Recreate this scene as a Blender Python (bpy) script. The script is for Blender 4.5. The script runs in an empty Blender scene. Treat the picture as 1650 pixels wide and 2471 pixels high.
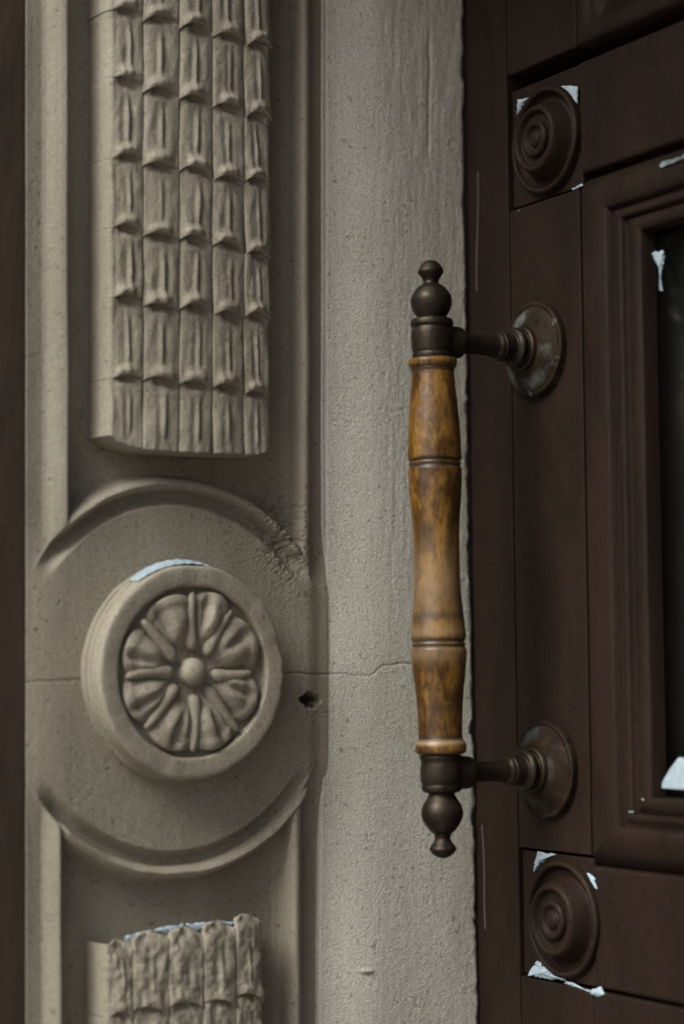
import bpy, math, random
import numpy as np
from mathutils import Vector, Matrix
R = math.radians
random.seed(7)
rng = np.random.default_rng(7)
scene = bpy.context.scene
col = scene.collection

# ------------------------------------------------------------------ camera
W0, H0, FPX = 1650.0, 2471.0, 5000.0
DOOR_A, JAMB_A, PITCH, ROLL = R(59), R(35), R(4.4), R(0.5)
up0 = np.array([0, 0, 1.0])
r0 = np.array([math.cos(DOOR_A), math.sin(DOOR_A), 0])
f0 = np.array([-math.sin(DOOR_A), math.cos(DOOR_A), 0])
fw = f0 * math.cos(PITCH) + up0 * math.sin(PITCH)
u1 = up0 * math.cos(PITCH) - f0 * math.sin(PITCH)
cr = r0 * math.cos(ROLL) - u1 * math.sin(ROLL)
cu = u1 * math.cos(ROLL) + r0 * math.sin(ROLL)
ZC = 1.363
cam_pos = -(f0 * ZC + r0 * (1130 - 825) / FPX * ZC)
cam_pos[2] = 1.15
cd = bpy.data.cameras.new('camera')
cam = bpy.data.objects.new('camera', cd)
col.objects.link(cam)
cam.matrix_world = Matrix(((cr[0], cu[0], -fw[0], cam_pos[0]), (cr[1], cu[1], -fw[1], cam_pos[1]),
                           (cr[2], cu[2], -fw[2], cam_pos[2]), (0, 0, 0, 1)))
cd.sensor_fit = 'VERTICAL'
cd.sensor_height = 36
cd.sensor_width = 24
cd.lens = 36 * FPX / H0
cd.clip_start = 0.05
cd.clip_end = 500
cd.dof.use_dof = True
cd.dof.focus_distance = 1.30
cd.dof.aperture_fstop = 3.2
scene.camera = cam

# ------------------------------------------------------------------ world, sun, exposure
SUN_HEAD, SUN_EL = R(-77), R(45)            # heading in the XY plane, measured from +X
wd = bpy.data.worlds.new('World')
scene.world = wd
wd.use_nodes = True
wn = wd.node_tree
wn.nodes.clear()
sky = wn.nodes.new('ShaderNodeTexSky')
sky.sky_type = 'NISHITA'
sky.sun_disc = False
sky.sun_elevation = SUN_EL
sky.sun_rotation = math.pi / 2 - SUN_HEAD
sky.air_density = 1.0
sky.dust_density = 4.0
sky.ozone_density = 1.0
bg = wn.nodes.new('ShaderNodeBackground')
bg.inputs[1].default_value = 0.06
wo = wn.nodes.new('ShaderNodeOutputWorld')
wn.links.new(sky.outputs[0], bg.inputs[0])
wn.links.new(bg.outputs[0], wo.inputs[0])
sd = bpy.data.lights.new('sun', 'SUN')
sd.energy = 2.0
sd.angle = R(36)
sd.color = (1.0, 0.985, 0.94)
sun = bpy.data.objects.new('sun', sd)
col.objects.link(sun)
sdir = Vector((math.cos(SUN_HEAD) * math.cos(SUN_EL), math.sin(SUN_HEAD) * math.cos(SUN_EL), math.sin(SUN_EL)))
sun.rotation_euler = sdir.to_track_quat('Z', 'Y').to_euler()
sun.location = sdir * 5
scene.view_settings.view_transform = 'Standard'
scene.view_settings.look = 'None'
scene.view_settings.gamma = 1
scene.view_settings.exposure = 1.06
scene.cycles.max_bounces = 8

# ------------------------------------------------------------------ frames (planes of the jamb and of the door)
class Frame:
    def __init__(s, u, v, w):
        s.u, s.v, s.w = map(np.array, (u, v, w))
        s.M = Matrix(((u[0], v[0], w[0], 0), (u[1], v[1], w[1], 0), (u[2], v[2], w[2], 0), (0, 0, 0, 1)))
    def at(s, px, py, w=0.0):
        """point of the plane at height w seen at photo pixel px, py -> (u, v)"""
        px, py, w = np.broadcast_arrays(np.asarray(px, float), np.asarray(py, float), np.asarray(w, float))
        d = fw[None] + np.outer((px.ravel() - W0 / 2) / FPX, cr) - np.outer((py.ravel() - H0 / 2) / FPX, cu)
        t = (w.ravel() - cam_pos @ s.w) / (d @ s.w)
        P = cam_pos[None] + d * t[:, None]
        return (P @ s.u).reshape(px.shape), (P @ s.v).reshape(px.shape)
ja = DOOR_A + JAMB_A
JF = Frame((math.cos(ja), math.sin(ja), 0), (0, 0, 1), (math.sin(ja), -math.cos(ja), 0))
DF = Frame((1, 0, 0), (0, 0, 1), (0, -1, 0))
def project(P):
    q = np.asarray(P) - cam_pos
    z = q @ fw
    return W0 / 2 + FPX * (q @ cr) / z, H0 / 2 - FPX * (q @ cu) / z, z

# ------------------------------------------------------------------ noise
def _hash(ix, iy, seed):
    h = (ix.astype(np.int64) * 374761393 + iy.astype(np.int64) * 668265263 + seed * 1442695041) & 0xFFFFFFFF
    h = ((h ^ (h >> 13)) * 1274126177) & 0xFFFFFFFF
    return ((h ^ (h >> 16)) & 0xFFFF) / 65535.0
def vnoise(x, y, seed=0):
    x = np.asarray(x, float); y = np.asarray(y, float)
    ix, iy = np.floor(x), np.floor(y)
    fx, fy = x - ix, y - iy
    fx = fx * fx * (3 - 2 * fx); fy = fy * fy * (3 - 2 * fy)
    a, b = _hash(ix, iy, seed), _hash(ix + 1, iy, seed)
    c, d = _hash(ix, iy + 1, seed), _hash(ix + 1, iy + 1, seed)
    return (a + (b - a) * fx) * (1 - fy) + (c + (d - c) * fx) * fy - 0.5
def fbm(x, y, o=3, seed=0):
    s = 0; a = 1.0
    for i in range(o):
        s = s + a * vnoise(x * 2 ** i, y * 2 ** i, seed + i * 17); a *= 0.5
    return s
def sstep(a, b, x):
    t = np.clip((np.asarray(x, float) - a) / (b - a), 0, 1)
    return t * t * (3 - 2 * t)
def lerp(a, b, t):
    return a + (b - a) * t

# ------------------------------------------------------------------ materials
def new_mat(name):
    m = bpy.data.materials.new(name)
    m.use_nodes = True
    nt = m.node_tree
    p = nt.nodes['Principled BSDF']
    return m, nt, p
def N(nt, t, **k):
    n = nt.nodes.new(t)
    for a, b in k.items():
        setattr(n, a, b)
    return n
def noise(nt, scale, detail=4, rough=0.55, stretch=(1, 1, 1), dist=0):
    tc = N(nt, 'ShaderNodeTexCoord')
    mp = N(nt, 'ShaderNodeMapping')
    mp.inputs['Scale'].default_value = stretch
    nt.links.new(tc.outputs['Object'], mp.inputs[0])
    n = N(nt, 'ShaderNodeTexNoise')
    n.inputs['Scale'].default_value = scale
    n.inputs['Detail'].default_value = detail
    n.inputs['Roughness'].default_value = rough
    n.inputs['Distortion'].default_value = dist
    nt.links.new(mp.outputs[0], n.inputs['Vector'])
    return n.outputs['Fac']
def ramp(nt, fac, stops):
    r = N(nt, 'ShaderNodeValToRGB')
    while len(r.color_ramp.elements) < len(stops):
        r.color_ramp.elements.new(0.5)
    for e, (p, c) in zip(r.color_ramp.elements, stops):
        e.position = p
        e.color = (*c, 1) if len(c) == 3 else c
    nt.links.new(fac, r.inputs[0])
    return r.outputs[0]
def mix(nt, fac, a, b, mode='MIX'):
    m = N(nt, 'ShaderNodeMix', data_type='RGBA', blend_type=mode)
    for i, v in ((0, fac), (6, a), (7, b)):
        if isinstance(v, (int, float)):
            m.inputs[i].default_value = v
        elif isinstance(v, tuple):
            m.inputs[i].default_value = (*v, 1)
        else:
            nt.links.new(v, m.inputs[i])
    return m.outputs[2]
def bump(nt, p, layers):
    prev = None
    for h, strength, dist in layers:
        b = N(nt, 'ShaderNodeBump')
        b.inputs['Strength'].default_value = strength
        b.inputs['Distance'].default_value = dist
        nt.links.new(h, b.inputs['Height'])
        if prev:
            nt.links.new(prev, b.inputs['Normal'])
        prev = b.outputs[0]
    nt.links.new(prev, p.inputs['Normal'])
def attr(nt, name):
    a = N(nt, 'ShaderNodeAttribute')
    a.attribute_name = name
    return a.outputs['Fac']

def plaster(name, c1, c2, streak=1.0, grit=1.0, rough=0.62):
    m, nt, p = new_mat(name)
    big = noise(nt, 9, 5, 0.6, (1, .45, 1), 0.6)
    c = ramp(nt, big, [(0.3, c1), (0.7, c2)])
    fleck = ramp(nt, noise(nt, 260, 2, 0.5), [(0.27, (0.52, 0.48, 0.42)), (0.36, (1, 1, 1))])
    c = mix(nt, 0.8, c, fleck, 'MULTIPLY')
    fine = ramp(nt, noise(nt, 1400, 2, 0.6), [(0.30, (0.62, 0.61, 0.60)), (0.70, (1.34, 1.34, 1.34))])
    c = mix(nt, 1.0, c, fine, 'MULTIPLY')
    c = mix(nt, attr(nt, 'dirt_shade'), c, (0.035, 0.026, 0.02))
    nt.links.new(c, p.inputs['Base Color'])
    p.inputs['Roughness'].default_value = rough
    p.inputs['Specular IOR Level'].default_value = 0.35
    bump(nt, p, [(noise(nt, 420, 3, 0.6, (1, .8, 1)), 0.35 * grit, 0.0008),
                 (noise(nt, 330, 3, 0.6, (1, .09, 1)), 0.55 * streak, 0.0009),
                 (noise(nt, 800, 5, 0.75, (1, .75, 1)), 0.6 * grit, 0.0009),
                 (noise(nt, 55, 3, 0.5, (1, .5, 1)), 0.12, 0.002)])
    return m
MAT = {}
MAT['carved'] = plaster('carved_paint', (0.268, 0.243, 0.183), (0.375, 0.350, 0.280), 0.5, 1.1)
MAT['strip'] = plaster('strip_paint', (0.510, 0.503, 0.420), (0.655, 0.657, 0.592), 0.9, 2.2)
MAT['outer'] = plaster('outer_wall_paint', (0.068, 0.048, 0.034), (0.098, 0.070, 0.050), 0.5, 0.6)
def door_paint():
    m, nt, p = new_mat('brown_door_paint')
    c = ramp(nt, noise(nt, 22, 6, 0.65, (1, .3, 1), 0.8), [(0.3, (0.0105, 0.0062, 0.0042)), (0.7, (0.0225, 0.0128, 0.0088))])
    sp = ramp(nt, noise(nt, 700, 2, 0.6), [(0.3, (0.6, 0.6, 0.6)), (0.7, (1.5, 1.45, 1.4))])
    c = mix(nt, 1.0, c, sp, 'MULTIPLY')
    scuff = ramp(nt, noise(nt, 75, 6, 0.75, (1.6, .5, 1), 1.5), [(0.66, (0, 0, 0)), (0.76, (0.5,) * 3)])
    c = mix(nt, scuff, c, (0.055, 0.036, 0.026))
    nt.links.new(c, p.inputs['Base Color'])
    nt.links.new(ramp(nt, noise(nt, 40, 3), [(0.3, (0.5,) * 3), (0.7, (0.7,) * 3)]), p.inputs['Roughness'])
    p.inputs['Specular IOR Level'].default_value = 0.15
    bump(nt, p, [(noise(nt, 260, 4, 0.6, (1, .05, 1)), 0.5, 0.0008), (noise(nt, 500, 3, 0.6), 0.3, 0.0007)])
    return m
MAT['door'] = door_paint()
def wood():
    m, nt, p = new_mat('worn_varnished_wood')
    grain = noise(nt, 95, 6, 0.75, (3, .5, 3), 0.8)
    c = ramp(nt, grain, [(0.25, (0.115, 0.052, 0.007)), (0.5, (0.205, 0.102, 0.014)), (0.8, (0.275, 0.150, 0.026))])
    blot = ramp(nt, noise(nt, 30, 5, 0.65, (1.5, .6, 1.5), 0.5), [(0.42, (0.20, 0.15, 0.12)), (0.58, (1, 1, 1))])
    c = mix(nt, 0.85, c, blot, 'MULTIPLY')
    spots = ramp(nt, noise(nt, 380, 3, 0.6, (1, .4, 1)), [(0.40, (0.25, 0.18, 0.13)), (0.54, (1, 1, 1))])
    c = mix(nt, 0.6, c, spots, 'MULTIPLY')
    c = mix(nt, attr(nt, 'dirt_shade'), c, (0.022, 0.013, 0.008))
    c = mix(nt, attr(nt, 'pale'), c, (0.40, 0.30, 0.18))
    nt.links.new(c, p.inputs['Base Color'])
    nt.links.new(ramp(nt, noise(nt, 90, 3, 0.5, (1, .4, 1)), [(0.3, (0.34,) * 3), (0.7, (0.52,) * 3)]), p.inputs['Roughness'])
    p.inputs['Specular IOR Level'].default_value = 0.5
    bump(nt, p, [(grain, 0.15, 0.0006), (noise(nt, 300, 3), 0.25, 0.0004)])
    return m
MAT['wood'] = wood()
def metal(name, a, b, pale, plo, phi, metallic=0.75, rough=(0.36, 0.6)):
    m, nt, p = new_mat(name)
    c = ramp(nt, noise(nt, 70, 5, 0.65, (1, 1, 1), 0.4), [(0.3, a), (0.72, b)])
    pat = ramp(nt, noise(nt, 48, 5, 0.6, (1, 1, 1), 0.7), [(plo, (0, 0, 0)), (phi, (1, 1, 1))])
    pat = mix(nt, 1.0, pat, attr(nt, 'pale'), 'ADD')
    c = mix(nt, pat, c, pale)
    nt.links.new(c, p.inputs['Base Color'])
    p.inputs['Specular IOR Level'].default_value = 0.2 if name == 'tarnished_brass' else 0.45
    mt = ramp(nt, pat, [(0, (metallic,) * 3), (1, (0.05,) * 3)])
    nt.links.new(mt, p.inputs['Metallic'])
    nt.links.new(ramp(nt, noise(nt, 130, 4), [(0.3, (rough[0],) * 3), (0.7, (rough[1],) * 3)]), p.inputs['Roughness'])
    bump(nt, p, [(noise(nt, 380, 4, 0.65), 0.4, 0.0006)])
    return m
MAT['bronze'] = metal('dark_bronze', (0.020, 0.016, 0.012), (0.052, 0.040, 0.027), (0.10, 0.10, 0.08), 0.66, 0.85)
MAT['brass'] = metal('tarnished_brass', (0.006, 0.004, 0.0025), (0.034, 0.019, 0.008), (0.095, 0.105, 0.102), 0.60, 0.72, 0.25, (0.55, 0.85))
def snow_mat():
    m, nt, p = new_mat('snow')
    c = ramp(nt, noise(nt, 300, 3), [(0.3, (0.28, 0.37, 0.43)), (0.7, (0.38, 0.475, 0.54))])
    nt.links.new(c, p.inputs['Base Color'])
    p.inputs['Roughness'].default_value = 0.7
    p.inputs['Subsurface Weight'].default_value = 0.15
    p.inputs['Subsurface Radius'].default_value = (0.003, 0.004, 0.005)
    bump(nt, p, [(noise(nt, 900, 2), 0.3, 0.0006)])
    return m
MAT['snow'] = snow_mat()
def simple(name, c, rough=0.8, **k):
    m, nt, p = new_mat(name)
    cc = ramp(nt, noise(nt, k.get('scale', 8), 4), [(0.3, tuple(x * 0.85 for x in c)), (0.7, tuple(x * 1.15 for x in c))])
    nt.links.new(cc, p.inputs['Base Color'])
    p.inputs['Roughness'].default_value = rough
    return m
MAT['worn'] = simple('worn_paint_edge', (0.050, 0.038, 0.030))
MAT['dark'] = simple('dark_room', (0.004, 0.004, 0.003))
MAT['ground'] = simple('paving', (0.30, 0.27, 0.24), 0.9)
MAT['brick'] = simple('facade_paint', (0.30, 0.26, 0.21), 0.9)
gm, gnt, gp = new_mat('window_glass')
gp.inputs['Base Color'].default_value = (0.9, 0.95, 0.92, 1)
gp.inputs['Transmission Weight'].default_value = 1
gp.inputs['Roughness'].default_value = 0.06
gp.inputs['IOR'].default_value = 1.45
gp.inputs['Specular IOR Level'].default_value = 0.3
bump(gnt, gp, [(noise(gnt, 9, 2), 0.15, 0.01)])
MAT['glass'] = gm

# ------------------------------------------------------------------ object helpers
def mesh_obj(name, V, F, mat, parent=None, frame=None, smooth=True, attrs=None):
    me = bpy.data.meshes.new(name)
    V = np.asarray(V, np.float32)
    if isinstance(F, np.ndarray):
        n, k = F.shape
        me.vertices.add(len(V)); me.vertices.foreach_set('co', V.ravel())
        me.loops.add(n * k); me.loops.foreach_set('vertex_index', F.astype(np.int32).ravel())
        me.polygons.add(n)
        me.polygons.foreach_set('loop_start', np.arange(0, n * k, k, dtype=np.int32))
        me.update(calc_edges=True)
    else:
        me.from_pydata([tuple(map(float, v)) for v in V], [], F)
    me.validate()
    if attrs:
        for k_, a in attrs.items():
            at = me.attributes.new(k_, 'FLOAT', 'POINT')
            at.data.foreach_set('value', np.asarray(a, np.float32).ravel())
    if smooth:
        me.polygons.foreach_set('use_smooth', np.ones(len(me.polygons), bool))
    me.materials.append(MAT[mat])
    o = bpy.data.objects.new(name, me)
    col.objects.link(o)
    if parent:
        o.parent = parent
    elif frame:
        o.matrix_world = frame.M
    return o
def empty(name, parent=None, frame=None):
    o = bpy.data.objects.new(name, None)
    o.empty_display_size = 0.05
    col.objects.link(o)
    if parent:
        o.parent = parent
    elif frame:
        o.matrix_world = frame.M
    return o
def tag(o, label=None, category=None, group=None, kind=None):
    for k_, v_ in (('label', label), ('category', category), ('group', group), ('kind', kind)):
        if v_:
            o[k_] = v_
    return o
def grid_faces(nr, nc, off=0, flip=False):
    i = np.arange(nr - 1)[:, None] * nc + np.arange(nc - 1)[None]
    i = i.ravel() + off
    F = np.stack([i, i + 1, i + nc + 1, i + nc], 1)      # rows go down the photo: this winding faces -w
    return F if flip else F[:, ::-1]
def grid_obj(name, U, V, Wd, mat, parent=None, frame=None, attrs=None):
    return mesh_obj(name, np.stack([U, V, Wd], -1).reshape(-1, 3), grid_faces(*U.shape), mat, parent, frame, True, attrs)
def lathe(name, prof, mat, parent, origin, axis, seg=56, wobble=0.0, attrs=None, frame=None):
    """prof: (radius, distance along axis); origin/axis in the parent's own coordinates"""
    ax = Vector(axis).normalized()
    t1 = ax.orthogonal().normalized(); t2 = ax.cross(t1)
    V = []; n = len(prof)
    A = {k_: [] for k_ in (attrs or {})}
    for i, (r, h) in enumerate(prof):
        for k in range(seg):
            a = 2 * math.pi * k / seg
            rr = r * (1 + wobble * math.sin(a * 3 + i * .7) * .5 + wobble * math.sin(a * 7 + i * .31) * .3)
            V.append(Vector(origin) + ax * h + (t1 * math.cos(a) + t2 * math.sin(a)) * rr)
            for k_ in A:
                A[k_].append(attrs[k_][i])
    F = [(i * seg + k, i * seg + (k + 1) % seg, (i + 1) * seg + (k + 1) % seg, (i + 1) * seg + k)
         for i in range(n - 1) for k in range(seg)]
    if prof[0][0] > 1e-6:
        F.append(tuple(range(seg))[::-1])
    if prof[-1][0] > 1e-6:
        F.append(tuple((n - 1) * seg + k for k in range(seg)))
    return mesh_obj(name, V, F, mat, parent, frame, True, A or None)
def smooth_prof(pts, sub=4):
    """Catmull-Rom through (r, h) points"""
    P = [np.array(p, float) for p in pts]
    out = []
    for i in range(len(P) - 1):
        a, b, c, d = P[max(i - 1, 0)], P[i], P[i + 1], P[min(i + 2, len(P) - 1)]
        for k in range(sub):
            t = k / sub
            q = 0.5 * ((2 * b) + (c - a) * t + (2 * a - 5 * b + 4 * c - d) * t * t + (3 * b - a - 3 * c + d) * t ** 3)
            q[0] = max(q[0], 0.0)
            out.append(tuple(q))
    out.append(tuple(P[-1]))
    return out
def slab(name, poly, w0, w1, mat, parent, frame=None, bev=0.0012):
    """prism from a (u, v) polygon, between heights w0 and w1, with a bevelled front edge"""
    P = np.array(poly, float)
    if np.sum(P[:, 0] * np.roll(P[:, 1], -1) - np.roll(P[:, 0], -1) * P[:, 1]) < 0:
        P = P[::-1]
    n = len(P)
    def inset(d):
        out = []
        for i in range(n):
            a, b, c = P[i - 1], P[i], P[(i + 1) % n]
            e1 = (b - a) / np.linalg.norm(b - a); e2 = (c - b) / np.linalg.norm(c - b)
            n1 = np.array([-e1[1], e1[0]]); n2 = np.array([-e2[1], e2[0]])
            m = n1 + n2
            out.append(b + m * d / max(1e-6, (m @ n1)))
        return out
    V = []
    for d, w in ((0, w0), (0, w1 - bev), (bev * .3, w1 - bev * .3), (bev, w1)):
        V += [(q[0], q[1], w) for q in inset(d)]
    F = []
    for l in range(3):
        for i in range(n):
            j = (i + 1) % n
            F.append((l * n + i, l * n + j, (l + 1) * n + j, (l + 1) * n + i))
    F.append(tuple(range(3 * n, 4 * n)))
    F.append(tuple(range(n))[::-1])
    return mesh_obj(name, V, F, mat, parent, frame, False)

# ================================================================== THE CARVED PILASTER (left)
pil = empty('carved_pilaster', frame=JF)
tag(pil, 'grey beige painted pilaster with carved scale blocks and round flower rosette beside the brown door', 'pilaster')

def eshift(py):                 # slight drift of the panel lines between upper and lower panel
    return -21 * sstep(1250, 2000, py)
def strip_l(py):
    return 790 - 18 * sstep(1200, 2400, py)
def corner_px(py):
    return np.interp(py, [-200, 0, 600, 1400, 2100, 2471, 2700], [1116, 1118, 1123, 1137, 1150, 1155, 1158])
K = 2340.0
CU, CV = (float(x) for x in JF.at(437, 1634, 0.0))

STEP = 2.6
pys = np.concatenate([np.arange(-1500, -160, 20.0), np.arange(-160, 2640, STEP), np.arange(2640, 6400, 20.0)])   # coarse beyond the frame
pxs = np.arange(79, 800, STEP)
PX, PY = np.meshgrid(pxs, pys)
# rightmost column follows the strip edge
U, V = JF.at(PX, PY, 0.0)
X = PX - eshift(PY) * np.clip((PX - 112) / 48, 0, 1)
def prof_interp(x, pts):
    xs = [p[0] - K * p[1] / 1000 for p in pts]; ws = [p[1] / 1000 for p in pts]
    xs = np.array(xs)
    for i in range(1, len(xs)):
        xs[i] = max(xs[i], xs[i - 1] + 3)
    return np.interp(x, xs, ws)
wav = 3 * fbm(PY / 300, PX * 0 + 2, 2, 5)
main = prof_interp(X + wav, [(54, -8.2), (60, -8.0), (78, -8.3), (98, -8.4), (110, -7.2), (132, -3.4), (150, -1.0), (162, 0), (166, -0.6),
                             (160, -14), (163, -16.5), (185, -17), (230, -16.5), (640, -16.5), (672, -16.2), (692, -14.2), (703, -9.5), (716, -3.6), (728, -1.0),
                             (740, -0.4), (747, -1.6), (740, -9.5), (752, -11.5), (780, -11.5), (800, -11), (860, -11)])
# round field
RR = np.hypot(U - CU, V - CV)
R0 = 0.1068
side = 1 - sstep(0.50 * R0, 0.74 * R0, np.abs(V - CV))          # at the sides the round field runs out flat to the edges
field = -0.0040 - 0.0042 * (1 - sum(np.clip((PX + d_ - 80) / 66, 0, 1) ** .6 for d_ in (-14, -5, 5, 14)) / 4)
field = field + 0.002 * sstep(600, 790, PX) - 0.0025 * sstep(745, 785, PX)
rr_ = RR - R0 + 0.0008 * fbm(U * 60, V * 60, 3, 15)
gr = np.interp(rr_, [-0.0045, -0.0018, 0.0010, 0.0042, 0.0080], [0, 0.0050, 0.0072, 0.0068, 0.0])
ring = field - (1 - side) * gr * sstep(84, 150, PX)
ridge = np.interp(rr_, [0.0040, 0.0064, 0.0088, 0.0112, 0.0130, 0.0152], [-0.0110, -0.0024, -0.0002, -0.0020, -0.0080, -0.0172])
ridge = ridge - side * 0.012 - 0.016 * (1 - sstep(112, 172, PX))
inside = 1 - sstep(R0 + 0.006, R0 + 0.010, RR)
inside = np.maximum(inside, 1 - sstep(0.45 * R0, 0.92 * R0, np.abs(V - CV)))
Hh = lerp(main, ring, inside)
on = (RR > R0) & (RR < R0 + 0.030)
Hh = np.where(on, np.maximum(Hh, ridge), Hh)
# softening of paint build-up and unevenness
Hh = Hh + 0.0005 * fbm(PX / 70, PY / 200, 2, 3) + 0.00008 * fbm(PX / 12, PY / 40, 2, 9)
# flaking, crumbly zone at the right end of the arcs
fl = np.exp(-(((PX - 700) / 60) ** 2 + ((PY - 1290) / 110) ** 2)) + 0.55 * np.exp(-(((PX - 650) / 60) ** 2 + ((PY - 2010) / 40) ** 2)) \
    + 0.35 * np.exp(-(((PX - 610) / 90) ** 2 + ((PY - 1225) / 50) ** 2))
rough = np.abs(fbm((PX + PY * .8) / 9, (PY - PX * .6) / 12, 3, 21))
Hh = Hh - fl * 0.0034 * rough
# hole with crumbled edge
hx, hy = PX - 757, PY - 1689
hr = np.hypot(hx / 27, hy / 25) + 0.38 * fbm(PX / 11, PY / 11, 3, 41)
hole = 1 - sstep(0.45, 0.95, hr)
Hh = Hh - hole * (0.009 + 0.003 * fbm(PX / 8, PY / 8, 2, 4))
# hairline crack
def crack_y(px):
    return np.interp(px, [0, 120, 200, 680, 800, 893, 905, 922, 990, 1130],
                     [1646, 1644, 1640, 1624, 1626, 1631, 1626, 1606, 1601, 1596]) + 5 * fbm(np.asarray(px) / 25.0, np.zeros_like(px) + .5, 3, 77)
ck = np.exp(-((PY - crack_y(PX)) / 2.2) ** 2)
Hh = Hh - ck * 0.0006
pits = sstep(0.44, 0.54, fbm(PX / 7, PY / 8, 2, 55)) * (fbm(PX / 70, PY / 90, 2, 56) > 0.1)
Hh = Hh - pits * 0.0005
dirt_shade = np.clip(0.42 * ck + 0.9 * hole + 0.3 * pits + 0.35 * fl * sstep(.1, .3, rough), 0, 1)  # depth shade of crack, hole and pits painted in along with dirt
addc = lambda A, c: np.concatenate([A[:, :1] + c, A], 1)
grid_obj('panel_body', addc(U, 0), addc(V, 0), np.concatenate([Hh[:, :1] * 0 - .026, Hh], 1), 'carved', pil, attrs={'dirt_shade': addc(dirt_shade, 0)})

# outer brown wall beside the pilaster
pxo = np.arange(-260, 116, 4.0); pyo = np.concatenate([np.arange(-1500, -200, 30.0), np.arange(-200, 2700, 8.0), np.arange(2700, 6400, 30.0)])
PXo, PYo = np.meshgrid(pxo, pyo)
Uo, Vo = JF.at(PXo, PYo, 0.0)
Wo_ = np.interp(PXo, [-260, -120, 40, 79, 84, 112], [0.002, -0.001, -0.0068, -0.0084, -0.016, -0.024]) + 0.0006 * fbm(PXo / 50, PYo / 120, 3, 8)
ow = grid_obj('outer_wall', Uo, Vo, Wo_, 'outer', frame=JF, attrs={'dirt_shade': np.zeros(PXo.shape)})
tag(ow, 'dark brown painted wall edge left of the carved pilaster', 'wall')

# ---- plain strip between the pilaster and the door
nC = 150
rows = pys.copy()
S = np.linspace(0, 1, nC)[None]
rag = 3.2 * fbm(rows / 30, rows * 0 + 3, 3, 12) - 5 * sstep(.28, .5, fbm(rows / 55, rows * 0 + 8, 2, 14)) + 3 * fbm(rows / 140, rows * 0, 2, 13)
L_ = strip_l(rows)[:, None]; Rr = (corner_px(rows) + rag)[:, None]
SX = L_ + (Rr - L_) * S
SY = np.repeat(rows[:, None], nC, 1)
xx = (SX - L_)
wS = sum(np.interp(xx + d_, [-60, 0, 6, 30, 90, 120, 150, 330], [-0.0078, -0.0068, -0.0056, -0.0036, 0.0016, 0.0032, 0.0042, 0.0066]) for d_ in np.linspace(-30, 30, 13)) / 13
Us, Vs = JF.at(SX, SY, wS)
det = (0.00034 * fbm(SX / 9, SY / 70, 3, 61) * (1 - 0.7 * sstep(1100, 1700, SY)) + 0.00013 * fbm(SX / 8, SY / 11, 2, 62)) * sstep(60, 170, xx) + 0.0006 * fbm(SX / 90, SY / 300, 2, 63)
edge = np.exp(-((Rr - SX) / 9.0) ** 2)
det = det + edge * 0.0009 * fbm(SX / 10, SY / 26, 3, 64) - 0.0012 * np.exp(-((Rr - SX) / 4.0) ** 2)
sc = (SX > 1000) * np.exp(-((SX - 1035 - 6 * fbm(SY / 80, SY * 0, 2, 66)) / 4) ** 2) * sstep(20, 120, SY) * (1 - sstep(330, 420, SY))
det = det - 0.0008 * sc
cks = np.exp(-((SY - crack_y(SX)) / 2.2) ** 2) * (1 - sstep(985, 1010, SX))
pt = sstep(0.44, 0.54, fbm(SX / 6, SY / 7, 2, 65)) * (fbm(SX / 60, SY / 90, 2, 67) > 0.16)
blob = np.exp(-(((SX - 883) / 16) ** 2 + ((SY - 2343) / 5) ** 2))
det = det - 0.0005 * cks - 0.0004 * pt + 0.0016 * blob
ds = np.clip(0.30 * cks + 0.25 * pt + 0.45 * np.exp(-(((SX - 883) / 14) ** 2 + ((SY - 2350) / 4) ** 2)), 0, 1)  # crack and pit shade, plus the blob's underside shadow, painted as dark colour
nr = len(rows)
# close the strip with a left face down to the panel and a right edge face down to the door
Wst = wS + det
Uf = np.concatenate([Us[:, :1], Us, Us[:, -1:]], 1)
Vf = np.concatenate([Vs[:, :1], Vs, Vs[:, -1:]], 1)
Wf = np.concatenate([Wst[:, :1] * 0 - 0.022, Wst, Wst[:, -1:] * 0 - 0.006], 1)
Df = np.concatenate([ds[:, :1], ds, ds[:, -1:]], 1)
grid_obj('plain_strip', Uf, Vf, Wf, 'strip', pil, attrs={'dirt_shade': Df})

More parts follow.
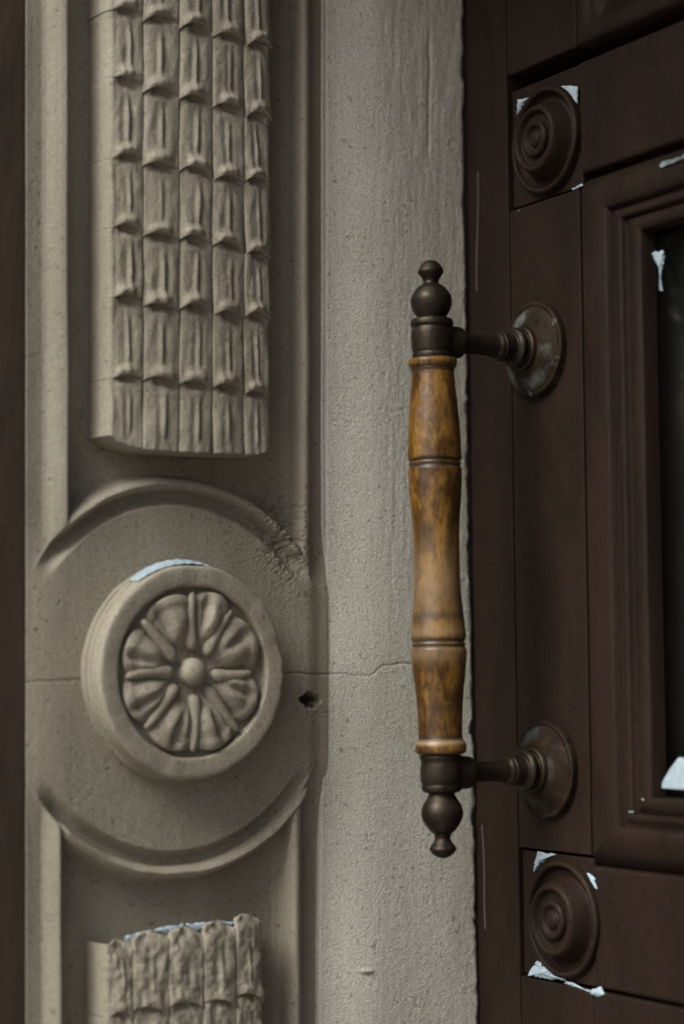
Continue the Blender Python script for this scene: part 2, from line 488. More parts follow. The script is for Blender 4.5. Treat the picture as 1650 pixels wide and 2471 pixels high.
# ---- carved scale blocks
SIDE_W = -0.0172
def carving(xb, rows_l, rows_r, ytop, ybot, worn=0.0, seed=0, topcurve=None, botcurve=None):
    """xb: column edges (photo px on the front face); rows_*: y of the scale tips at the first and last column"""
    x0, x1 = xb[0], xb[-1]
    base = empty('scale_carving', pil)
    def B(px):
        s = (px - x0) / (x1 - x0)
        s = np.clip(s, 0, 1.05)
        return 0.0070 + 0.0058 * np.sin(s * 2.25) - 0.0022 * s ** 2.5
    # core block with rounded skirt
    ns, nt_ = 60, 150
    s = np.linspace(0, 1, ns)
    px = x0 + (x1 - x0) * s
    yt = topcurve(px) + 24 if topcurve else px * 0 + ytop
    yb = botcurve(px) if botcurve else px * 0 + ybot
    t = np.linspace(0, 1, nt_)[:, None]
    GX = np.repeat(px[None], nt_, 0); GY = yt[None] + (yb - yt)[None] * t
    BB = B(GX)
    u, v = JF.at(GX, GY, BB)
    w = BB - 0.0022 + 0.0003 * fbm(GX / 40, GY / 60, 3, seed)
    # border rings: outward a little and down to the ground of the panel
    def ringpts(a):
        return np.concatenate([a[0, :-1], a[:-1, -1], a[-1, :0:-1], a[:0:-1, 0]])
    ru, rv, rw = ringpts(u), ringpts(v), ringpts(w)
    cu_, cv_ = u.mean(), v.mean()
    n0 = len(ru)
    prev = np.roll(np.arange(n0), 1); nxt = np.roll(np.arange(n0), -1)
    tu, tv = ru[nxt] - ru[prev], rv[nxt] - rv[prev]
    ln = np.hypot(tu, tv) + 1e-9
    nu, nv = -tv / ln, tu / ln
    flip = np.sign(np.sum(nu * (ru - cu_) + nv * (rv - cv_)))
    nu, nv = nu * flip, nv * flip
    Vv = [np.stack([u, v, w], -1).reshape(-1, 3)]
    idx = np.arange(u.size).reshape(u.shape)
    ri = ringpts(idx)
    F = [tuple(f) for f in grid_faces(*u.shape)]
    last = ri
    off = u.size
    for k, (o_, dw) in enumerate(((0.0002, -0.0003), (0.0004, -0.0014), (0.0005, -0.004), (0.0005, None))):
        ww = rw + dw if dw is not None else np.full(n0, SIDE_W)
        irr = 0.0002 * fbm(ru * 90 + k, rv * 60, 2, seed + 4)
        Vv.append(np.stack([ru + nu * (o_ + irr), rv + nv * (o_ + irr), ww], -1))
        cur = off + np.arange(n0)
        for i in range(n0):
            j = (i + 1) % n0
            F.append((int(last[i]), int(cur[i]), int(cur[j]), int(last[j])))
        last = cur; off += n0
    Vv = np.concatenate(Vv)
    mesh_obj('block', Vv, F, 'carved', base, attrs={'dirt_shade': np.zeros(len(Vv))})
    # scales
    nS, nT = 22, 46
    for c in range(len(xb) - 1):
        a, b = xb[c], xb[c + 1]
        xm = ((a + b) / 2 - (xb[0] + xb[1]) / 2) / ((xb[-2] + xb[-1]) / 2 - (xb[0] + xb[1]) / 2)
        jit = [random.uniform(-7, 7) for _ in rows_l]
        AH = [random.uniform(12, 19) for _ in range(len(rows_l) + 1)]; SK = [random.uniform(2, 13) for _ in range(len(rows_l) + 1)]
        for k in range(len(rows_l)):
            yk = lerp(rows_l[k], rows_r[k], xm) + jit[k]
            final = k == len(rows_l) - 1
            ss = np.linspace(0, 1, nS)[None]
            archH, skew = AH[k], SK[k]
            q = 2 * ss - 1
            def arch(y0, kk=k):
                return y0 + AH[kk] * np.abs(q) ** 2.1 + SK[kk] * q * 0.6 - 4
            cx = a + (b - a) * ss
            if k == 0 and topcurve is not None:
                ytp = topcurve((a + b) / 2 + 0 * cx) - 6 + archH * 1.0 * np.abs(q) ** 2.0 + skew * .5 * q
            else:
                ytp = arch(yk)
            if final:
                ybt = (botcurve(cx) if botcurve else cx * 0 + ybot)
            else:
                ybt = arch(lerp(rows_l[k + 1], rows_r[k + 1], xm) + jit[k + 1], k + 1)
            tt = np.linspace(0, 1, nT)[:, None]
            lean = random.uniform(-2, 2)
            GX = cx + 2.0 * np.sin(tt * 3 + c) + lean * tt + 0 * tt
            GY = ytp + (ybt - ytp) * tt
            BB = B(GX)
            u, v = JF.at(GX, GY, BB)
            rc = 0.5 + random.uniform(-.06, .06)
            edge_q = np.abs(q) ** 5
            lft = 1 - sstep(-1.02, -0.70, q) if c == 0 else 0.0 * q
            hq = random.uniform(-.02, .22)
            hollow = -0.0046 * (1 - sstep(-0.02, random.uniform(.15, .24), tt)) * np.exp(-((q - hq) / 0.62) ** 4) * (1 - lft)
            lip = 0.0
            if not final:       # rounded knob where the husk tip curls over
                kq = random.uniform(-.25, .12)
                lip = random.uniform(.0022, .0031) * np.exp(-((q - kq) / 0.60) ** 4 - ((tt - 0.945) / random.uniform(.06, .09)) ** 2) * (1 - lft)
            pillow = 0.0013 * (1 - np.abs(q) ** 5 * (1 - lft)) - 0.0007 - 0.0003 * q
            valley = -0.00045 * np.exp(-((np.abs(ss - rc) - 0.12) / 0.07) ** 2) * sstep(0.08, 0.35, tt) * (1 - 0.55 * sstep(0.72, 0.95, tt))
            rib = (0.0010 * np.exp(-((ss - rc) / (0.065 - 0.02 * tt)) ** 2) - 0.0008 * np.exp(-((ss - rc - 0.09) / 0.035) ** 2)) * sstep(0.2, 0.5, tt) * (1 - 0.95 * sstep(0.68, 0.90, tt))
            flute = 0.00018 * np.sin(ss * 19 + k * 2 + c) * sstep(.2, .6, tt)
            swell = 0.0009 * tt * (1 - lft)
            amp = 1 - 0.45 * worn
            nz = (0.0007 + 0.0014 * worn) * fbm(GX / 18, GY / (45 - 20 * worn), 3, seed + 5) + 0.0010 * fbm(GX / 45, GY / 80, 2, seed + 9) + 0.00025 * fbm(GX / 5, GY / 26, 2, seed + 6)
            w = BB + amp * (1 + random.uniform(-.2, .15) * (1 - lft)) * (hollow + lip + pillow + valley + rib + flute) + swell + nz
            # skirt at tip and sides
            u = np.concatenate([u[:1], u, u[-1:]], 0); v = np.concatenate([v[:1], v, v[-1:]], 0)
            w = np.concatenate([w[:1] - 0.002 * (1 - lft), w, (w[-1:] * 0 + SIDE_W) if final else (w[-1:] - 0.0055 * (1 - lft))], 0)
            if not final:
                v[-1] -= 0.0
            ul, vl, wl, ur, vr_, wr_ = u[:, :1], v[:, :1], w[:, :1], u[:, -1:], v[:, -1:], w[:, -1:]
            if c == 0:          # this column rounds over into the block's left side
                Lu = [ul - .0030, ul - .0028, ul - .0020, ul - .0010]; Lw = [wl * 0 + SIDE_W, wl - .0050, wl - .0020, wl - .0006]
            else:
                Lu = [ul]; Lw = [wl - .003]
            if c == len(xb) - 2:
                Ru = [ur + .0008, ur + .0014, ur + .0016]; Rw = [wr_ - .0010, wr_ - .0035, wr_ * 0 + SIDE_W]
            else:
                Ru = [ur]; Rw = [wr_ - .003]
            u = np.concatenate(Lu + [u] + Ru, 1); w = np.concatenate(Lw + [w] + Rw, 1)
            v = np.concatenate([vl] * len(Lu) + [v] + [vr_] * len(Ru), 1)
            d = np.zeros(w.shape)
            grid_obj('scale', u, v, w, 'carved', base, attrs={'dirt_shade': d})
    return base
xb1 = [270, 347, 436, 516, 592, 653]
car1 = carving(xb1, [-330, -155, 20, 195, 374, 547, 721, 908], [-236, -68, 100, 268, 437, 605, 763, 942], -330, 1090, 0.0, 100,
               botcurve=lambda x: np.interp(x, [270, 285, 310, 350, 436, 560, 620, 638, 648, 653], [1052, 1066, 1076, 1085, 1091, 1096, 1098, 1092, 1080, 1060]))
xb2 = [262, 322, 410, 494, 573, 634]
car2 = carving(xb2, [2262, 2444, 2622, 2798], [2226, 2402, 2572, 2742], 2250, 2930, 0.9, 300,
               topcurve=lambda x: np.interp(x, [262, 330, 420, 500, 600, 634], [2284, 2262, 2247, 2240, 2212, 2222]))

# ---- rosette
ros = empty('rosette', pil)
CW = 0.0150
ru_, rv_ = (float(x) for x in JF.at(470, 1621, CW))
RO = 0.0632
prof = [(RO + .0020, -0.008), (RO + .0020, -0.0005), (RO + .0016, 0.0006), (RO + .0004, 0.0012), (RO + .0003, 0.0045), (RO + .0008, 0.0056),
        (RO + .0002, 0.0062), (RO, 0.0125), (RO - .0004, 0.0142), (RO - .0014, 0.0151), (RO - .0040, 0.0154), (RO - .0100, 0.0152),
        (RO - .0120, 0.0146), (RO - .0128, 0.0128), (RO - .0132, 0.0095), (RO - .0146, 0.0088), (RO - .030, 0.0092), (0.0, 0.0092)]
lp = smooth_prof(prof, 3)
V_ = []; seg = 160
for i, (r, h) in enumerate(lp):
    for k in range(seg):
        a = 2 * math.pi * k / seg
        jr = 0.0006 * float(fbm(np.array(math.cos(a) * 4 + 9), np.array(math.sin(a) * 4 + h * 200), 3, 5)) * 2
        V_.append((ru_ + math.cos(a) * (r + jr * (r > .04)), rv_ + math.sin(a) * (r + jr * (r > .04)), h + jr * .7))
F_ = [(i * seg + k, (i + 1) * seg + k, (i + 1) * seg + (k + 1) % seg, i * seg + (k + 1) % seg)
      for i in range(len(lp) - 1) for k in range(seg)]
F_ = [f[::-1] for f in F_]
mesh_obj('ring', V_, F_, 'carved', ros, attrs={'dirt_shade': np.zeros(len(V_))})
spk = [90, 141, 183, 223, 270, 313, 357, 52]
for k in range(8):                      # petals between neighbouring ribs
    srt = sorted(spk)
    a0, a1 = srt[k], srt[(k + 1) % 8] + (360 if k == 7 else 0)
    nA, nR = 30, 30
    q = np.linspace(-1, 1, nA)[None]; t = np.linspace(0, 1, nR)[:, None]
    ang = np.radians((a0 + a1) / 2 + (a1 - a0) / 2 * q)
    lob = 0.0482 - 0.0055 * np.abs(q) ** 2.2 + 0.0007 * random.uniform(-1, 1)
    rad = 0.010 + (lob - 0.010) * t
    tilt = random.uniform(-.25, .25)
    qc = q - tilt * .8                  # broad petal, arched across, with a crease and a turned outer lip
    w = 0.0090 + 0.0080 * (1 - np.clip(np.abs(qc), 0, 1) ** 2.2) * sstep(0.0, 0.55, t) * (1 - 0.35 * sstep(.6, .95, t)) + 0.0012 * t \
        - 0.0040 * np.exp(-((qc - 0.28 + tilt) / .20) ** 2) * sstep(.3, .6, t) * (1 - sstep(0.80, 1.0, t) * .7) \
        + 0.0012 * np.exp(-((t - 0.90) / 0.07) ** 2)
    w = w + 0.0005 * fbm(ang * 9 + k, t * 6, 2, 70 + k)
    uu = ru_ + np.cos(ang) * rad; vv = rv_ + np.sin(ang) * rad
    uu = np.concatenate([uu, uu[-1:]], 0); vv = np.concatenate([vv, vv[-1:]], 0); w = np.concatenate([w, w[-1:] * 0 + 0.008], 0)
    grid_obj('petal', uu[::-1], vv[::-1], w[::-1], 'carved', ros, attrs={'dirt_shade': np.zeros(w.shape)})
for k, a in enumerate(spk):             # club-shaped ribs
    L0, L1 = 0.0125, random.uniform(.0455, .0485) * (0.9 if a == 357 else 1)
    nL, nA = 22, 14
    V_ = []
    for i in range(nL + 1):
        t = i / nL
        rw_ = (0.0026 * (1 - t) ** .6 + 0.0018) * math.sqrt(max(0, 1 - (2 * t - 1) ** 10)) + 0.00002
        if t < 0.2:
            rw_ *= 0.55 + 0.45 * math.sqrt(1 - (1 - t / 0.2) ** 2)
        r = L0 + (L1 - L0) * t
        bend = 0.0016 * math.sin(t * 3 + k * 1.7)
        for j in range(nA):
            b = 2 * math.pi * j / nA
            cx_ = r; cy_ = rw_ * math.cos(b) + bend
            h = 0.0116 + 0.0016 * t + rw_ * 0.95 * math.sin(b)
            ca, sa = math.cos(R(a)), math.sin(R(a))
            V_.append((ru_ + cx_ * ca - cy_ * sa, rv_ + cx_ * sa + cy_ * ca, h))
    F_ = [(i * nA + j, i * nA + (j + 1) % nA, (i + 1) * nA + (j + 1) % nA, (i + 1) * nA + j) for i in range(nL) for j in range(nA)]
    F_ += [tuple(range(nA))[::-1], tuple(nL * nA + j for j in range(nA))]
    mesh_obj('rib', V_, F_, 'carved', ros, attrs={'dirt_shade': np.zeros(len(V_))})
bp = [(0.0084, 0.007), (0.0084, 0.0125), (0.0080, 0.0150), (0.0066, 0.0172), (0.0042, 0.0188), (0.0015, 0.0195), (0.0, 0.0196)]
lathe('boss', smooth_prof(bp, 3), 'carved', ros, (ru_, rv_, 0), (0, 0, 1), 36, 0.03)

# ================================================================== THE DOOR (right)
door = empty('entrance_door', frame=DF)
tag(door, 'dark brown panelled entrance door with turned roundels, glazed panel and wood and bronze pull', 'door')
def d2(px, py, w=0.0):
    a, b = DF.at(px, py, w)
    return float(a), float(b)
u_edge = -0.004
u_sq0 = (d2(1220, 360)[0] + d2(1258, 2200)[0]) / 2        # left line of the square blocks
u_in = (d2(1396, 445)[0] + d2(1426, 2060)[0]) / 2         # outer edge of the glazing frame
v_t1 = d2(1218, 222)[1]; v_t2 = d2(1394, 452)[1]
v_b1 = d2(1300, 2052)[1]; v_b2 = d2(1262, 2352)[1]
v_top, v_bot = 1.87, 0.05
UR = 0.62
g = 0.0009
def rect(u0, v0, u1_, v1):
    return [(u0, v0), (u1_, v0), (u1_, v1), (u0, v1)]
v_up_in = v_t1
slab('stile', rect(u_edge, v_bot, u_sq0 - g, v_top), -0.03, 0.0, 'door', door, bev=0.0008)
slab('stile', rect(u_sq0 + g * .0, v_b1 + 0.0005, u_in - g, v_t2 - 0.0008), -0.03, -0.0003, 'door', door, bev=0.0008)
slab('stile', rect(u_sq0 + g * .0, v_t1 + 0.0095, u_in - g, v_top), -0.03, 0.0002, 'door', door, bev=0.0015)
slab('backing_board', rect(u_edge, v_bot, UR + .05, v_top), -0.045, -0.031, 'door', door)
slab('corner_block', rect(u_sq0 + g, v_t2 + .001, u_in - g * .4, v_t1 - 0.0005), -0.03, -0.0030, 'door', door, bev=0.001)
slab('rail', rect(u_in + g * .4, v_t2 + 0.0080, UR, v_t1 - 0.0005), -0.03, -0.0006, 'door', door, bev=0.0022)
slab('corner_block', rect(u_sq0 + g, v_b2 + .0008, u_in - g * .4, v_b1 - 0.0012), -0.03, -0.0022, 'door', door, bev=0.001)
slab('rail', rect(u_in + g * .4, v_b2 + 0.0008, UR, v_b1 - 0.0060), -0.03, -0.0010, 'door', door, bev=0.0022)
slab('stile', rect(u_sq0, v_bot, u_in - g, v_b2 - 0.0012), -0.03, -0.0003, 'door', door, bev=0.0008)
slab('rail', rect(u_in + g * .4, v_bot, UR, v_b2 - 0.0012), -0.03, 0.0004, 'door', door, bev=0.0012)

def frame_sweep(u0, v0, u1_, v1, prof, names='moulding', parent=door, kv=1.0):
    """mitred frame: prof = (inset, w)"""
    cs = [(u0, v0, 1, 1), (u1_, v0, -1, 1), (u1_, v1, -1, -1), (u0, v1, 1, -1)]
    out = []
    for i in range(4):
        a, b = cs[i], cs[(i + 1) % 4]
        nseg = 40
        V_ = []
        for k in range(nseg + 1):
            t = k / nseg
            for (o_, w) in prof:
                pa = (a[0] + a[2] * o_, a[1] + a[3] * o_ * kv); pb = (b[0] + b[2] * o_, b[1] + b[3] * o_ * kv)
                jj = 0.00018 * float(vnoise(np.array(t * 23.0), np.array(o_ * 300.0), i + 3))
                V_.append((pa[0] + (pb[0] - pa[0]) * t, pa[1] + (pb[1] - pa[1]) * t, w + jj))
        n = len(prof)
        F_ = [(k * n + j, (k + 1) * n + j, (k + 1) * n + j + 1, k * n + j + 1) for k in range(nseg) for j in range(n - 1)]
        out.append(mesh_obj(names, V_, F_, 'door', parent))
    return out
def uw(px, w, py=1240):
    return d2(px, py, w)[0] - u_in
mp = [(1412, -0.030), (1412, -0.001), (1416, 0.0012), (1440, 0.0030), (1462, 0.0030), (1474, 0.0016), (1486, -0.0028), (1490, -0.0030), (1494, 0.0002), (1502, 0.0016),
      (1510, 0.0002), (1516, -0.0040), (1521, -0.0040), (1524, -0.0012), (1538, -0.0004), (1552, -0.0010), (1558, -0.0024), (1560, -0.0095), (1563, -0.0120)]
pm = [(uw(p[0], p[1]), p[1]) for p in mp]
m0 = pm[1][0]
pm = [(p[0] - m0, p[1]) for p in pm]
for i in range(1, len(pm)):
    pm[i] = (max(pm[i][0], pm[i - 1][0] + 0.0002), pm[i][1])
wid = pm[-1][0]
KV = 0.66; wv = wid * KV
frame_sweep(u_in + 0.0008, v_b1 + .0005, UR, v_t2 - .0005, pm, kv=KV)
# upper panel moulding
pm2 = [(0, -0.03), (0, 0.0), (0.002, 0.0012), (0.010, 0.0016), (0.013, -0.002), (0.016, -0.0055), (0.024, -0.0065), (0.030, -0.010), (0.06, -0.011), (0.2, -0.0105)]
frame_sweep(u_in + 0.0006, v_t1 + 0.0095, UR, v_top, pm2)
# glass and what is behind it
slab('glass_pane', rect(u_in + wid - .002, v_b1 + wv - .002, UR - wid + .002, v_t2 - wv + .002), -0.0145, -0.0117, 'glass', door, bev=0.0004)
slab('dark_sheet', rect(u_in + wid * .6, v_b1 + wv * .6, UR - wid * .6, v_t2 - wv * .6), -0.0305, -0.0285, 'dark', door)  # black sheet standing in for the unlit room behind the pane

def roundel(px, py, rad, seed):
    e = empty('roundel', door)
    cu_, cv_ = d2(px, py, 0.002)
    pr = [(rad, -0.006), (rad, 0.0006), (rad * .985, 0.0022), (rad * .95, 0.0030), (rad * .91, 0.0022), (rad * .88, -0.0006), (rad * .82, -0.0024), (rad * .74, -0.0020),
          (rad * .68, 0.0030), (rad * .63, 0.0080), (rad * .59, 0.0100), (rad * .54, 0.0102), (rad * .50, 0.0084), (rad * .47, 0.0066), (rad * .40, 0.0066)]
    lathe('disc', smooth_prof(pr, 4), 'door', e, (cu_, cv_, 0), (0, 0, 1), 72, 0.006)
    pr2 = [(rad * .34, 0.0060), (rad * .34, 0.0084), (rad * .30, 0.0100), (rad * .25, 0.0096), (rad * .20, 0.0076), (rad * .16, 0.0078), (rad * .12, 0.0096), (rad * .06, 0.0104), (0, 0.0106)]
    lathe('button', smooth_prof(pr2, 4), 'door', e, (cu_, cv_, 0), (0, 0, 1), 48, 0.01)
    return cu_, cv_
z_r1 = 1.30
roundel(1310, 338, 0.0338, 1)
roundel(1352, 2219, 0.0352, 2)

# ---- pull handle
hd = empty('pull_handle', door)
hd['label'] = 'vertical pull with amber turned wooden grip and dark bronze ball ends'
fl_px = [(1300, 850), (1326, 1862)]
F1 = np.array(d2(1298, 850, 0.0))
# stand-off where the door normal through the upper flange meets the bar axis in the photo
best = min(((abs(project(np.array([F1[0], -w, F1[1]]))[0] - 1044), w) for w in np.linspace(.03, .12, 400)))
SO = best[1]
print('stand-off', SO)
def axis_px(y):
    return 1038 + (y - 628) * 0.0212
A0 = np.array([*d2(axis_px(628), 628, SO), SO]); A1 = np.array([*d2(axis_px(2072), 2072, SO), SO])
axv = (A1 - A0); Lh = np.linalg.norm(axv); axv = axv / Lh
print('handle length', Lh)
def along(y):
    b = np.array([*d2(axis_px(y), y, SO), SO])
    return float((b - A0) @ axv)
def pxm(y):            # metres per photo pixel at this height of the bar
    b = A0 + axv * along(y)
    P = b[0] * DF.u + b[1] * DF.v + b[2] * DF.w
    return project(P)[2] / FPX
def bar_part(name, pts, mat, sub=4, attrs=None, smoothp=True):
    pp = [(hw * pxm(y), along(y)) for y, hw in pts]
    pr = smooth_prof(pp, sub) if smoothp else pp
    return lathe(name, pr, mat, hd, A0, axv, 64, 0.004, attrs)
bar_part('finial', [(628, 0), (630, 12), (637, 21), (647, 28), (654, 31), (660, 30), (667, 25), (675, 19.5), (682, 18.5), (687, 22), (691, 29), (698, 37), (708, 44),
                    (720, 49), (732, 49.5), (744, 47), (755, 42), (764, 36), (769, 34), (771, 35)], 'bronze')
bar_part('end_socket', [(769, 20), (770, 44), (773, 50), (780, 52), (787, 51), (790, 47.5), (794, 47.5), (800, 50), (815, 51), (835, 50), (848, 48), (851, 46), (854, 48.5), (860, 49), (866, 47), (868, 30)], 'bronze')
W_PTS = [(865, 20), (866, 50), (868, 56), (874, 59), (881, 58.5), (886, 56), (890, 53), (894, 52.5), (899, 51.5), (904, 51.5), (915, 52), (940, 54), (968, 57), (1000, 60), (1021, 61.5), (1050, 63), (1073, 64),
         (1100, 64.5), (1108, 64), (1112, 61.5), (1115, 61), (1119, 63), (1123, 61.5), (1127, 61), (1131, 63.5), (1137, 64.5), (1160, 64), (1178, 63.5), (1200, 62), (1220, 60.5), (1253, 57.5), (1300, 55.5), (1358, 55),
         (1410, 56), (1440, 57.5), (1463, 59.5), (1485, 62), (1505, 64), (1525, 66), (1538, 66.5), (1544, 64.5), (1548, 62.5), (1551, 63), (1555, 65), (1559, 63), (1562, 63), (1566, 66), (1573, 67.5),
         (1595, 66), (1621, 63.5), (1650, 60), (1673, 57.5), (1700, 55.5), (1726, 54), (1768, 53), (1778, 53), (1784, 54), (1788, 57), (1794, 60.5), (1804, 62), (1813, 61), (1818, 57), (1821, 50), (1822, 20)]
pp = [(hw * pxm(y), along(y)) for y, hw in W_PTS]
pr = smooth_prof(pp, 5)
hs = np.array([q[1] for q in pr])
def bandm(ys, wd):
    return sum(np.exp(-((hs - along(y)) / (wd * 0.00025)) ** 2) for y in ys)
dirt_w = np.clip(0.98 * bandm([1113, 1127], 5) + 0.98 * bandm([1547, 1561], 5) + 0.9 * bandm([893], 8) + 0.75 * bandm([1780], 8) + 0.6 * bandm([1488], 9)
                 + 0.42 * bandm([1445], 48) + 0.25 * bandm([1000, 1700], 45) + 0.8 * bandm([866, 1820], 4), 0, .96)
pale_w = np.clip(0.25 * bandm([1525, 1580], 18) + 0.45 * bandm([1792], 6) + 0.25 * bandm([1400], 80), 0, .6)
lathe('wooden_grip', pr, 'wood', hd, A0, axv, 72, 0.006, {'dirt_shade': dirt_w, 'pale': pale_w})
bar_part('end_socket', [(1820, 30), (1823, 50), (1828, 52), (1834, 50), (1840, 49), (1852, 50.5), (1868, 51), (1884, 50), (1893, 47.5), (1897, 48.5), (1903, 48.5), (1909, 46), (1913, 36), (1915, 20)], 'bronze')
bar_part('finial', [(1912, 31), (1917, 32), (1924, 35), (1932, 40), (1944, 47), (1957, 50.5), (1970, 50), (1982, 46), (1994, 38.5), (2004, 31), (2011, 23), (2019, 19), (2026, 19.5), (2034, 24),
                    (2042, 30), (2048, 33), (2053, 31), (2058, 27.5), (2064, 21), (2069, 12), (2072, 0)], 'bronze')
def stem(yc, fpx, fpy, flip):
    """stand-off arm and flange, axis along the door normal"""
    bx = np.array([*d2(axis_px(yc), yc, SO), SO])
    o = (bx[0], bx[1], 0.0)
    m = 0.000256
    pr = [(38, SO - 49 * m), (39, SO - 60 * m), (38, SO - 74 * m), (35, SO - 80 * m), (28, SO - 86 * m), (25, SO - 100 * m), (24, SO - 130 * m), (25.5, SO - 160 * m), (29, SO - 178 * m),
          (34, SO - 186 * m), (35, SO - 192 * m), (30, SO - 196 * m)]
    pr = [(r * m, h) for r, h in pr]
    top = pr[-1][1]
    lathe('arm', smooth_prof([(0.0045, SO)] + [(0.0088, SO - .004)] + pr, 4), 'bronze', hd, o, (0, 0, 1), 48, 0.006)
    fr = 0.0302
    fp = [(fr, -0.001), (fr, 0.0030), (fr * .985, 0.0044), (fr * .94, 0.0050), (fr * .90, 0.0045), (fr * .87, 0.0050), (fr * .80, 0.0062), (fr * .66, 0.0084), (fr * .54, 0.0100), (fr * .47, 0.0106), (fr * .44, 0.0104)]
    fo = lathe('flange', smooth_prof(fp, 4), 'brass', hd, o, (0, 0, 1), 80, 0.008)
    me = fo.data                    # worn pale patches where the lacquer has gone
    P_ = np.array([v_.co[:] for v_ in me.vertices])
    an = np.degrees(np.arctan2(P_[:, 1] - o[1], P_[:, 0] - o[0])); rd = np.hypot(P_[:, 0] - o[0], P_[:, 1] - o[1]) / fr
    pl = 0 * an
    for (a_, sa, r_, sr, st) in (((118, 26, .68, .17, 1.0), (215, 20, .8, .1, .8), (285, 30, .72, .13, .8), (350, 14, .66, .14, .5)) if flip > 0 else ((112, 26, .75, .15, .45), (5, 25, .5, .1, .3), (250, 25, .7, .1, .25))):
        da = (an - a_ + 180) % 360 - 180
        pl = pl + st * np.exp(-(da / sa) ** 4 - ((rd - r_) / sr) ** 4)
    pl = pl * np.clip(0.8 + 1.6 * fbm(P_[:, 0] * 260, P_[:, 1] * 260, 3, 5), 0, 1.2)
    at_ = me.attributes.new('pale', 'FLOAT', 'POINT'); at_.data.foreach_set('value', np.clip(pl, 0, 1).astype(np.float32))
    bp_ = [(fr * .46, 0.0085), (fr * .46, 0.0122), (fr * .42, 0.0140), (fr * .36, 0.0136), (fr * .35, 0.0150), (fr * .41, 0.0170), (fr * .42, 0.0190), (fr * .36, 0.0210), (fr * .30, 0.0216), (fr * .30, top + .0005)]
    bp_ = [q for q in bp_[:-1] if q[1] < top] + [bp_[-1]]
    lathe('collar', smooth_prof(bp_, 4), 'bronze', hd, o, (0, 0, 1), 56, 0.006)
    q = project(np.array([o[0], 0, o[1]]))
    print('flange centre px', q[0], q[1])
    return o
O1 = stem(822, *fl_px[0], 1)
O2 = stem(1866, *fl_px[1], -1)

# keyline scratches: raised paint seam along the stile
def seam(name, pts, wd, h, mat='door', parent=door, frame=DF):
    V_ = []; F_ = []
    for i, (x, y) in enumerate(pts):
        a, b = d2(x, y)
        V_ += [(a - wd, b, 0.0), (a, b, h), (a + wd, b, 0.0)]
        if i:
            k = 3 * i
            F_ += [(k - 3, k, k + 1, k - 2), (k - 2, k + 1, k + 2, k - 1)]
    return mesh_obj(name, V_, F_, mat, parent, None, True)
seam('paint_seam', [(1151 + 2 * math.sin(y / 60), y) for y in range(415, 715, 12)], 0.0009, 0.0008, 'worn')
seam('paint_seam', [(1163 + (y - 2000) * .035 + 1.5 * math.sin(y / 40), y) for y in range(1990, 2250, 12)], 0.0008, 0.0008, 'worn')

# ================================================================== SNOW caught in corners and on ledges
def snow(frame, poly, w0, h, label, seed=0):
    P = []
    n = len(poly)
    for i in range(n):                       # resample and roughen outline
        a, b = poly[i], poly[(i + 1) % n]
        for k in range(7):
            t = k / 7
            P.append((a[0] + (b[0] - a[0]) * t, a[1] + (b[1] - a[1]) * t))
    P = np.array(P, float)
    size = max(np.ptp(P[:, 0]), np.ptp(P[:, 1]))
    jit_ = size * 0.045
    P = P + np.random.default_rng(seed).normal(0, jit_ * .5, P.shape)
    c = P.mean(0)
    V_ = []; N_ = len(P)
    u, v = frame.at(P[:, 0], P[:, 1], w0)
    cu_, cv_ = (float(x) for x in frame.at(c[0], c[1], w0))
    levels = [(1.0, -0.25), (0.98, 0.25), (0.88, 0.7), (0.65, 0.95), (0.35, 1.05)]
    r_ = np.random.default_rng(seed + 1)
    for s_, hh in levels:
        for i in range(N_):
            V_.append((cu_ + (u[i] - cu_) * s_, cv_ + (v[i] - cv_) * s_, w0 + 0.55 * h * hh * (1 + (0.12 * r_.normal() if hh > .5 else 0))))
    F_ = [(l * N_ + i, l * N_ + (i + 1) % N_, (l + 1) * N_ + (i + 1) % N_, (l + 1) * N_ + i) for l in range(len(levels) - 1) for i in range(N_)]
    V_.append((cu_, cv_, w0 + h * 1.08))
    t_ = len(V_) - 1; b_ = (len(levels) - 1) * N_
    F_ += [(b_ + i, b_ + (i + 1) % N_, t_) for i in range(N_)]
    o = mesh_obj('snow_patch', V_, F_, 'snow', None, frame)
    tag(o, label, 'snow', 'snow patches caught on ledges and corners')
    return o
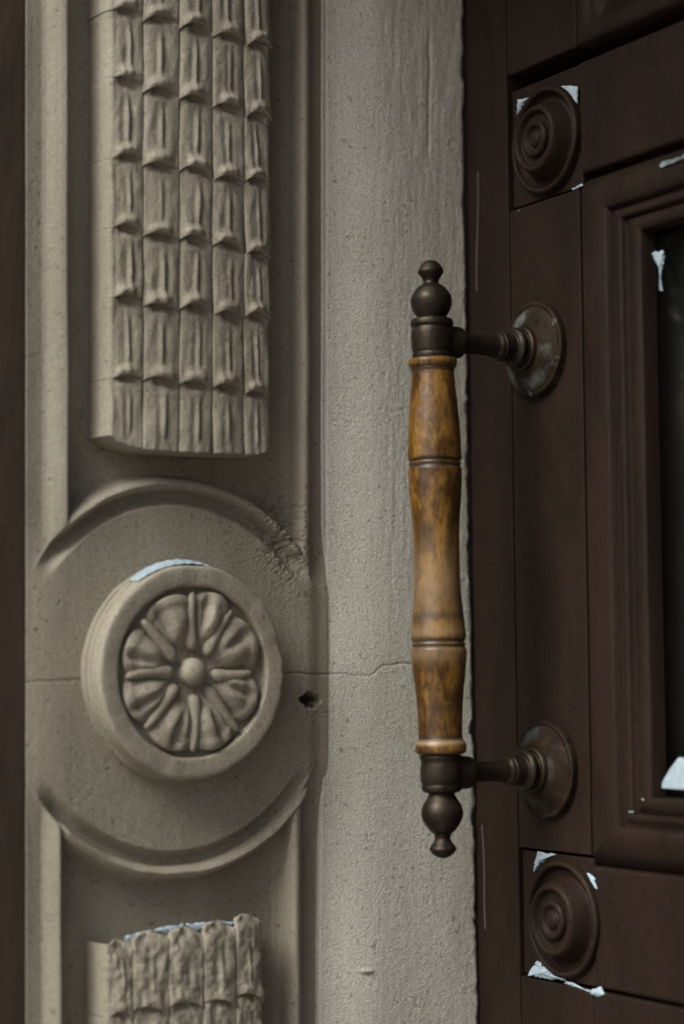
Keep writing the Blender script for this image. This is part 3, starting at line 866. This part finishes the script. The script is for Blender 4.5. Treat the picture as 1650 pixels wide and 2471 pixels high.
SN = [
    (DF, [(1249, 240), (1276, 236), (1262, 254), (1247, 280)], -0.002, 0.0022, 'small snow patch in the upper left corner above the upper door roundel'),
    (DF, [(1352, 207), (1392, 208), (1393, 250), (1382, 232), (1368, 218)], -0.0005, 0.0022, 'snow patch in the upper right corner beside the upper door roundel'),
    (DF, [(1245, 509), (1262, 503), (1262, 507), (1246, 514)], -0.001, 0.0010, 'tiny snow sliver under the upper door roundel at left'),
    (DF, [(1378, 457), (1402, 443), (1406, 448), (1384, 459)], 0.0, 0.0012, 'tiny snow sliver at the top left corner of the glazing frame'),
    (DF, [(1590, 401), (1650, 374), (1690, 358), (1690, 366), (1650, 382), (1592, 405)], 0.003, 0.001, 'long thin snow line on the top moulding of the glazing frame'),
    (DF, [(1298, 2055), (1340, 2060), (1318, 2072), (1302, 2086), (1286, 2106), (1290, 2080)], -0.002, 0.002, 'snow patch in the upper left corner above the lower door roundel'),
    (DF, [(1416, 2105), (1434, 2118), (1440, 2148), (1433, 2138), (1424, 2120)], 0.0, 0.0016, 'narrow snow patch at the upper right of the lower door roundel'),
    (DF, [(1296, 2316), (1318, 2332), (1345, 2352), (1362, 2366), (1310, 2362), (1274, 2352)], -0.001, 0.0035, 'large triangular snow patch below the lower door roundel at left'),
    (DF, [(1428, 2388), (1448, 2380), (1458, 2400), (1446, 2406), (1426, 2400)], 0.0, 0.0028, 'small snow lump below the lower door roundel at right'),
    (DF, [(1362, 2366), (1430, 2394), (1430, 2398), (1362, 2371)], -0.0005, 0.0008, 'thin snow thread between the two patches under the lower roundel'),
    (DF, [(1570, 608), (1600, 606), (1601, 628), (1595, 650), (1595, 700), (1594, 700), (1592, 652), (1584, 628)], -0.0090, 0.0010, 'thin melting snow smear in the top corner of the glazed panel'),
    (DF, [(1546, 1927), (1556, 1928), (1551, 1933)], -0.001, 0.0010, 'tiny snow speck at the lower left corner of the glazing frame'),
    (DF, [(1516, 1957), (1530, 1958), (1527, 1961), (1517, 1961)], 0.001, 0.0008, 'tiny snow sliver on the lower corner of the glazing frame bead'),
    (JF, [(302, 2262), (330, 2252), (366, 2244), (362, 2252), (345, 2262), (305, 2270)], 0.0045, 0.0035, 'leftmost snow wedge on the top of the lower carved block'),
    (JF, [(370, 2246), (404, 2234), (446, 2231), (432, 2244), (415, 2254), (395, 2256)], 0.0045, 0.0035, 'second snow wedge from the left on top of the lower carved block'),
    (JF, [(448, 2232), (480, 2226), (516, 2225), (504, 2240), (488, 2254), (470, 2246)], 0.0045, 0.0035, 'third and brightest snow wedge on top of the lower carved block'),
    (JF, [(526, 2222), (566, 2224), (566, 2236), (556, 2238), (540, 2230)], 0.0045, 0.0035, 'rightmost small snow wedge on top of the lower carved block'),
]
for i, (fr_, po, w0, h, lb) in enumerate(SN):
    snow(fr_, po, w0, h, lb, 10 + i)
tri = slab('snow_patch', [d2(x_, y_, -0.0085) for x_, y_ in ((1588, 1903), (1599, 1880), (1613, 1856), (1634, 1828), (1648, 1838), (1667, 1858), (1725, 1912))], -0.0135, -0.0085, 'snow', None, DF, bev=0.0009)
tag(tri, 'bright triangular snow heap in the bottom corner of the glazed panel', 'snow', 'snow patches caught on ledges and corners')
# crescent lying on the top of the rosette rim
nk = 40
V_ = []; F_ = []
for i in range(nk + 1):
    t = i / nk
    a = R(lerp(124, 78, t))
    wd_ = 0.0022 * math.sin(math.pi * min(1, max(0, t))) ** .6 + 0.0001
    for (dr, ww) in ((-0.0004, 0.000), (wd_, 0.0005), (wd_ * 1.15, 0.0045), (wd_ * .8, 0.0095), (-0.0004, 0.0112)):
        rr = RO + 0.0012 + dr + 0.0002 * math.sin(i * 1.3)
        V_.append((ru_ + math.cos(a) * rr, rv_ + math.sin(a) * rr, ww))
    if i:
        for j in range(4):
            F_.append(((i - 1) * 5 + j, i * 5 + j, i * 5 + j + 1, (i - 1) * 5 + j + 1))
cs_ = mesh_obj('snow_patch', V_, F_, 'snow', None, JF)
tag(cs_, 'thin bluish snow crescent lying on top of the rosette rim', 'snow', 'snow patches caught on ledges and corners')
# snow stuck to the upper flange
a0_, b0_ = O1[0], O1[1]

# ================================================================== GROUND AND ADDED LIGHT BLOCKERS (outside the frame)
def box(name, lo, hi, mat):
    V_ = [(x, y, z) for x in (lo[0], hi[0]) for y in (lo[1], hi[1]) for z in (lo[2], hi[2])]
    F_ = [(0, 1, 3, 2), (4, 6, 7, 5), (0, 4, 5, 1), (2, 3, 7, 6), (0, 2, 6, 4), (1, 5, 7, 3)]
    return mesh_obj(name, V_, F_, mat, smooth=False)
tag(box('ground', (-200, -200, -0.2), (200, 200, 0), 'ground'), kind='structure')

lin = box('shade_lintel', (-0.5, -0.42, 1.875), (2.2, 0.03, 2.5), 'brick')  # unseen beam, added and set low to dim the top of the doorway
ojm = box('shade_jamb', (1.42, -0.95, 0.0), (1.9, 0.03, 1.875), 'outer')  # unseen dark wall, added to block light from the far side
tag(ojm, 'unseen jamb added opposite the carved pilaster to block light from that side', 'jamb')
tag(lin, 'unseen beam added above the brown door to dim the light from above', 'shade_lintel')

for o in (door, ow, lin, ojm, pil):
    o['kind'] = 'thing'
